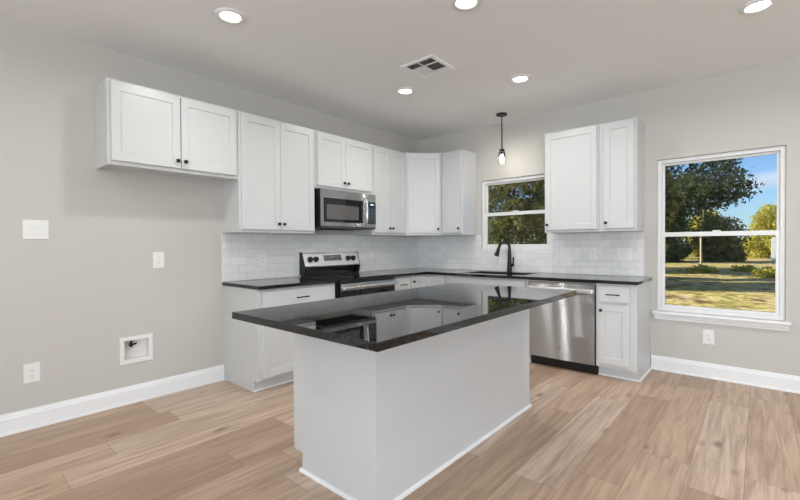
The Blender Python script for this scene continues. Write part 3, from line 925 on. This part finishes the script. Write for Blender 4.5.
def make_vent():
    x0, x1, y0, y1 = 1.475, 1.81, -2.075, -1.745
    cx, cy = (x0+x1)/2, (y0+y1)/2; h = (x1-x0)/2
    r = thing('ceiling_vent', 'square white ceiling air register with dark louvre openings', 'vent', (cx, cy, H))
    m = MB(); i = h-.035
    for a in ((-h, h, -h, -i), (-h, h, i, h), (-h, -i, -i, i), (i, h, -i, i)): m.box(*a, -.010, -.0005)
    m.build('frame', vent_m, r, bevel=.003)
    m = MB(); m.box(-i, i, -i, i, -.0018, -.0005); m.build('backing', ventdark_m, r)
    # four louvre banks: blades lean outward in each
    q = .011
    def blades(nm, xa, xb, ya, yb, along, lean, n):
        k = MB()
        for j in range(n):
            t = (j+.5)/n
            if along == 'x':
                c_ = ya+(yb-ya)*t; k.prism([(c_-.0065*lean-.0008, -.010), (c_-.0065*lean+.0008, -.010), (c_+.0065*lean+.0008, -.002), (c_+.0065*lean-.0008, -.002)], xa, xb, 'x')
            else:
                c_ = xa+(xb-xa)*t; k.prism([(c_-.0065*lean-.0008, -.010), (c_-.0065*lean+.0008, -.010), (c_+.0065*lean+.0008, -.002), (c_+.0065*lean-.0008, -.002)], ya, yb, 'y')
        k.build(nm, trim_m, r)
    blades('louvre', -i, -.014, -i, -.048, 'x', 1, 4)
    blades('louvre', -.002, i, -i, -.048, 'x', 1, 4)
    blades('louvre', -i, -.014, -.036, .090, 'y', 1, 6)
    blades('louvre', -.002, i, -.036, .090, 'y', -1, 6)
    blades('louvre', -i, i, .102, i, 'x', -1, 2)
    m = MB(); m.box(-.014, -.002, -i, .090, -.009, -.001); m.box(-i, -.014, -.048, -.036, -.009, -.001); m.box(-.002, i, -.048, -.036, -.009, -.001); m.box(-i, i, .090, .102, -.009, -.001)
    m.build('divider', trim_m, r)
make_vent()

px, py = 1.512, -.318
r = thing('pendant_light', 'small black pendant with clear glass shade and lit bulb above the sink', 'light', (px, py, H))
m = MB(); m.lathe([(.062, -.0005), (.062, -.014), (.056, -.020), (.012, -.022)], 32); m.build('canopy', black_m, r, smooth=True)
m = MB(); m.lathe([(.006, -.022), (.006, -.415)], 14); m.build('rod', black_m, r, smooth=True)
m = MB(); m.lathe([(.010, -.405), (.028, -.412), (.030, -.418), (.030, -.440), (.018, -.444), (.017, -.475)], 24); m.build('socket', black_m, r, smooth=True)
m = MB(); m.lathe([(.0305, -.4405), (.036, -.448), (.038, -.47), (.038, -.572), (.0365, -.572), (.0365, -.47), (.0345, -.4495), (.0295, -.442)], 32, cap=False); m.build('glass_shade', shade_m, r, smooth=True)
m = MB(); m.lathe([(.012, -.476), (.016, -.49), (.026, -.515), (.029, -.535), (.025, -.555), (.012, -.566), (.003, -.568)], 24); m.build('bulb', bulb_m, r, smooth=True)

# ------------------------------------------------------------------ electrical plates and box
def plate(name, label, cat, loc, rz, gang, kind, hh=.134):
    r = thing(name, label, cat, loc, rz)
    w = .088+.050*(gang-1)
    m = MB(); m.box(.0005, .0065, -w/2, w/2, -hh/2, hh/2); m.build('cover_plate', plate_m, r, bevel=.003)
    for g in range(gang):
        y = (g-(gang-1)/2)*.046
        kd = kind[g]
        if kd == 's':
            m = MB(); m.box(.0066, .0076, y-.0175, y+.0175, -.034, .034); m.build('rocker_frame', plate_m, r, bevel=.0005)
            m = MB(); m.prism([(.0077, -.0315), (.0100, -.0315), (.0082, 0), (.0115, .0315), (.0077, .0315)], y-.015, y+.015, 'y'); m.build('rocker', plate_m, r)
        else:
            for s in (-1, 1):
                m = MB(); m.lathe([(.0165, .0066), (.0165, .0085)], 24, 'x', (0, y, s*.020)); f = m.build('receptacle', plate_m, r)
                m = MB()
                m.box(.0086, .0090, y-.0072, y-.0052, s*.020-.003, s*.020+.006); m.box(.0086, .0090, y+.0048, y+.0068, s*.020-.002, s*.020+.005)
                m.lathe([(.0025, .0086), (.0025, .0090)], 10, 'x', (0, y, s*.020-.009)); m.build('slots', slot_m, f)
    return r
plate('light_switch', 'white double rocker switch plate high on the bare left wall', 'switch', (0, -4.238, 1.372), 0, 2, 'ss')
o1 = plate('wall_outlet', 'white outlet on the left wall below the refrigerator cabinet, at counter height', 'outlet', (0, -3.467, 1.137), 0, 1, 'o')
dup(o1, (0, -4.271, .386), 0, 'white outlet low on the left wall just above the baseboard')
dup(o1, (.0095, -2.517, 1.108), 0, 'white outlet on the tile backsplash left of the range')
dup(o1, (.0095, -.985, 1.150), 0, 'white outlet on the tile backsplash right of the range')
dup(o1, (2.425, -.0095, 1.135), BACK, 'single white outlet in the middle of the tile between faucet and large window')
dup(o1, (3.426, 0, .382), BACK, 'white outlet on the painted wall below the large window')
plate('light_switch', 'white double plate on the tile nearest the faucet', 'switch', (2.215, -.0095, 1.135), BACK, 2, 'ss')
plate('light_switch', 'white double rocker switch plate on the tile nearest the large window', 'switch', (2.727, -.0095, 1.137), BACK, 2, 'ss')

# recessed supply box for the refrigerator water line
r = thing('water_supply_box', 'white recessed water supply box with a dark valve low on the left wall', 'supply box', (0, -3.637, .427))
m = MB(); a, b, i = .117, .108, .032
for q in ((-a, a, -b, -b+i), (-a, a, b-i, b), (-a, -a+i, -b+i, b-i), (a-i, a, -b+i, b-i)): m.box(.0005, .008, *q)
m.build('frame', plate_m, r, bevel=.002)
m = MB(); u, v, dp = a-i+.008, b-i+.008, -.080
m.box(dp, .0004, -u, -u+.004, -v, v); m.box(dp, .0004, u-.004, u, -v, v); m.box(dp, .0004, -u+.004, u-.004, -v, -v+.004); m.box(dp, .0004, -u+.004, u-.004, v-.004, v)
m.box(dp-.004, dp, -u, u, -v, v); m.build('recess', bluewater_m, r)
m = MB(); m.lathe([(.009, 0), (.009, .03)], 14, 'x', (dp+.001, -.022, .034)); m.tube([(dp+.03, -.022, .064), (dp+.03, -.022, .012)], .008, 12)
m.tube([(dp+.040, -.040, .026), (dp+.040, .012, .040)], .008, 10)
m.build('valve', pipe_m, r, smooth=True)
m = MB(); m.box(dp+.001, dp+.014, -u+.006, -.030, -.020, .024); m.build('bracket', bluewater_m, r, bevel=.002)

# ------------------------------------------------------------------ outdoors
GZ = -.35
bm = MB(); n = 60
xs = np.linspace(-70, 60, n); ys = np.linspace(.16, 130, n)
rs = np.random.RandomState(3)
V = [[bm.bm.verts.new((x, y, GZ-.02+(.05*math.sin(x*.7)*math.cos(y*.5) if y > 4 else 0)+(0.02*rs.rand() if y > 4 else 0))) for y in ys] for x in xs]
for i in range(n-1):
    for j in range(n-1): bm.bm.faces.new((V[i][j], V[i+1][j], V[i+1][j+1], V[i][j+1]))
lw = bm.build('lawn', lawn_m, smooth=True)
struct(lw, 'patchy autumn lawn outside the windows')

def foliage_mesh(name, blobs, n, size, seed, m, parent):
    rs = np.random.RandomState(seed)
    vol = np.array([b[3]*b[4]*b[5] for b in blobs])**.67; pick = rs.choice(len(blobs), n, p=vol/vol.sum())
    B = np.array(blobs)[pick]
    d = rs.normal(size=(n, 3)); d /= np.linalg.norm(d, axis=1)[:, None]
    rad = (.55+.45*rs.rand(n)**.5)*(1+.14*rs.normal(size=n)).clip(.7, 1.3)
    c = B[:, :3]+d*B[:, 3:6]*rad[:, None]
    c[:, 2] = np.maximum(c[:, 2], .05)
    a = rs.normal(size=(n, 3)); a /= np.linalg.norm(a, axis=1)[:, None]
    b = np.cross(a, rs.normal(size=(n, 3))); b /= np.linalg.norm(b, axis=1)[:, None]
    nn = np.cross(a, b)
    s = size*(.6+.8*rs.rand(n))[:, None]
    vv = np.stack([c-a*s, c-b*s*.5+nn*s*.15, c+a*s, c+b*s*.5+nn*s*.15], 1).reshape(-1, 3)
    me = bpy.data.meshes.new(name)
    me.from_pydata(vv.tolist(), [], np.arange(4*n).reshape(-1, 4).tolist())
    me.materials.append(m)
    o = bpy.data.objects.new(name, me); o.parent = parent
    return link(o)
def tree(label, loc, blobs, n, size, seed, m, trunk=(.18, 3.0), name='tree', cat='tree', group='trees outside the windows'):
    r = thing(name, label, cat, loc, 0, group)
    foliage_mesh('foliage', blobs, n, size, seed, m, r)
    rs = random.Random(seed)
    k = MB(); tr_, th = trunk
    k.tube([(0, 0, -.1), (.03*th, .02, th*.5), (-.02*th, .03, th)], [tr_*1.15, tr_*.9, tr_*.7], 10)
    for b in blobs[:5]:
        k.tube([(0, 0, th*.85), (b[0]*.5, b[1]*.5, (th+b[2])*.5), (b[0], b[1], b[2])], [tr_*.5, tr_*.3, tr_*.1], 7)
    k.build('trunk', bark_m, r, smooth=True)
    return r
def crown(seed, rx, ry, z0, z1, k, br):
    q = random.Random(seed); out = []
    for _ in range(k):
        a = q.uniform(0, 2*math.pi); t = q.random()**.6
        z = q.uniform(z0, z1); sh = math.sin(math.pi*min(max((z-z0)/(z1-z0)*.8+.15, 0), 1))
        b = br*q.uniform(.7, 1.25)
        out.append((rx*t*sh*math.cos(a), ry*t*sh*math.sin(a), z, b, b, b*.8))
    return out
# the big dark tree that fills the left of the large window
tree('large dark tree filling the left of the large window view', (-1.9, 22, GZ), crown(11, 4.7, 3.4, 1.7, 12.5, 80, 1.05)+[(2.0, -.5, 7.2, 1.3, 1.2, 1.2), (3.2, .3, 6.9, 1.2, 1.2, 1.0), (1.2, -.8, 5.6, 1.3, 1.2, 1.2), (1.6, .6, 3.4, 1.2, 1.2, 1.0), (4.6, 0, 4.4, 1.0, 1.0, .8), (4.2, .2, 5.9, .8, 1.0, .8), (2.6, -.2, 4.4, 1.3, 1.2, 1.1), (1.0, 0, 8.4, 1.5, 1.2, 1.2), (3.0, .4, 2.7, 1.0, 1, .8)], 60000, .105, 11, leaf_dark_m, (.28, 4.5))
# trees close behind the small window
tree('dense olive tree filling the small window over the sink', (-4.5, 12, GZ), crown(21, 2.3, 1.5, .2, 6.5, 70, .62), 30000, .075, 21, leaf_mid_m, (.16, 3))
tree('darker tree behind the olive tree in the small window, left', (-11.2, 21, GZ), crown(22, 2.4, 2, .2, 8, 24, 1.0), 9000, .11, 22, leaf_dark_m, (.18, 3))
tree('darker tree behind the olive tree in the small window, right', (-6.2, 20.5, GZ), crown(23, 1.9, 1.6, .2, 6.5, 24, .6), 8000, .10, 23, leaf_dark_m, (.14, 3))
tree('unseen shade tree added outside between the two windows', (-.2, 12.2, GZ), crown(25, 1.5, 1.3, 1.0, 7.2, 30, .85), 8000, .14, 25, leaf_mid_m, (.15, 3))  # this and the next two are hidden trees added to shade the lawn
tree('taller unseen shade tree added outside between the two windows', (-2.7, 15.9, GZ), crown(26, 1.1, 1.0, 1.2, 10, 34, .85), 9000, .14, 26, leaf_mid_m, (.15, 3))
tree('tall unseen shade tree added far outside between the two windows', (-9.5, 33, GZ), crown(27, 2.6, 2.4, 1.2, 11, 40, 1.3), 9000, .22, 27, leaf_mid_m, (.25, 4))
# bushes across the field, the two nearer ones darker
bx = [(-2.6, 38, 1.9, 5.4, leaf_dark_m, 'dark green bush below the big tree, left in the large window'),
      (1.2, 40, 1.7, 3.9, leaf_mid_m, 'olive bush in the middle of the large window, in front of the yellow bushes'),
      (-6.0, 55, 2.0, 6.5, leaf_mid_m, 'olive bush farthest left of the row across the field'),
      (-.7, 53, 2.0, 5.2, leaf_gold_m, 'yellow-green bush second from left of the row across the field'),
      (4.4, 52, 2.0, 5.4, leaf_gold_m, 'sunlit yellow bush at the right of the large window, across the field'),
      (9.0, 52, 2.0, 6.2, leaf_gold_m, 'sunlit yellow bush farthest right of the row across the field')]
for i, (x, y, rr, hh, lm, lb) in enumerate(bx):
    tree(lb, (x, y, GZ), crown(40+i, rr, 1.6, .2, hh-.5, 40, .85), 12000, .12, 40+i, lm, (.12, 1.6), 'bush', 'bush', 'bushes across the field')
# low weedy tufts in the field
for i, (x, y) in enumerate([(1.2, 22.5), (3.2, 24.5), (4.4, 20.5)]):
    r = thing('grass_tuft', ['low grassy tuft in the field left of the large window centre', 'low grassy tuft in the field at the large window centre', 'low grassy tuft in the field at the right of the large window'][i], 'grass', (x, y, GZ), 0, 'grass tufts')
    foliage_mesh('blades', crown(70+i, 1.1, .7, .02, .22, 9, .26), 900, .08, 70+i, leaf_gold_m, r)
# thin post, small white post, pale shed
m = MB(); m.tube([(0, 0, -.1), (0, 0, 3.9)], .06, 12)
o = m.build('post', pole_m, at=(.70, 30.5, GZ), smooth=True); tag(o, 'tall thin pale post standing in the field by the dark tree', 'post')
m = MB(); m.prism([(-.22, -.1), (.22, -.1), (.22, 1.9), (.12, 2.05), (-.12, 2.05), (-.22, 1.9)], -.2, .2, 'y')
o = m.build('marker_post', shedw_m, at=(4.75, 44, GZ), bevel=.02); tag(o, 'short pale marker post at the right edge of the large window view', 'post')
r = thing('shed', 'pale low shed half hidden behind the dark tree in the large window', 'building', (-6.4, 46, GZ))
m = MB(); m.box(-3.2, 3.2, -2, 2, -.1, 2.5); m.build('wall', shedw_m, r)
m = MB(); m.prism([(-2.4, 2.5), (2.4, 2.5), (0, 3.7)], -3.5, 3.5, 'x'); m.build('roof', shedw_m, r)
m = MB(); m.box(-.5, .5, -2.04, -2.005, 0, 2.0); m.build('door', shedr_m, r)

def power_line(label, p, q, sag):
    m = MB(); pts = []
    for i in range(25):
        t = i/24; v = Vector(p).lerp(Vector(q), t); v.z -= sag*4*t*(1-t); pts.append(v)
    m.tube(pts, .034, 6)
    tag(m.build('power_line', wire_m, smooth=True), label, 'cable', 'power lines')
power_line('upper power line crossing the sky in the large window', (-23.8, 18, 6.75), (29.8, 18, 6.75), .9)
power_line('lower power line crossing the sky in the large window', (-23.8, 18, 5.95), (29.8, 18, 5.95), .9)
for x in (-24, 30):
    m = MB(); m.tube([(0, 0, -.1), (0, 0, 7.6)], [.16, .11], 12)
    tag(m.build('utility_pole', pole_m, at=(x, 18, GZ), smooth=True), 'utility pole carrying the power lines outside', 'pole', 'utility poles')
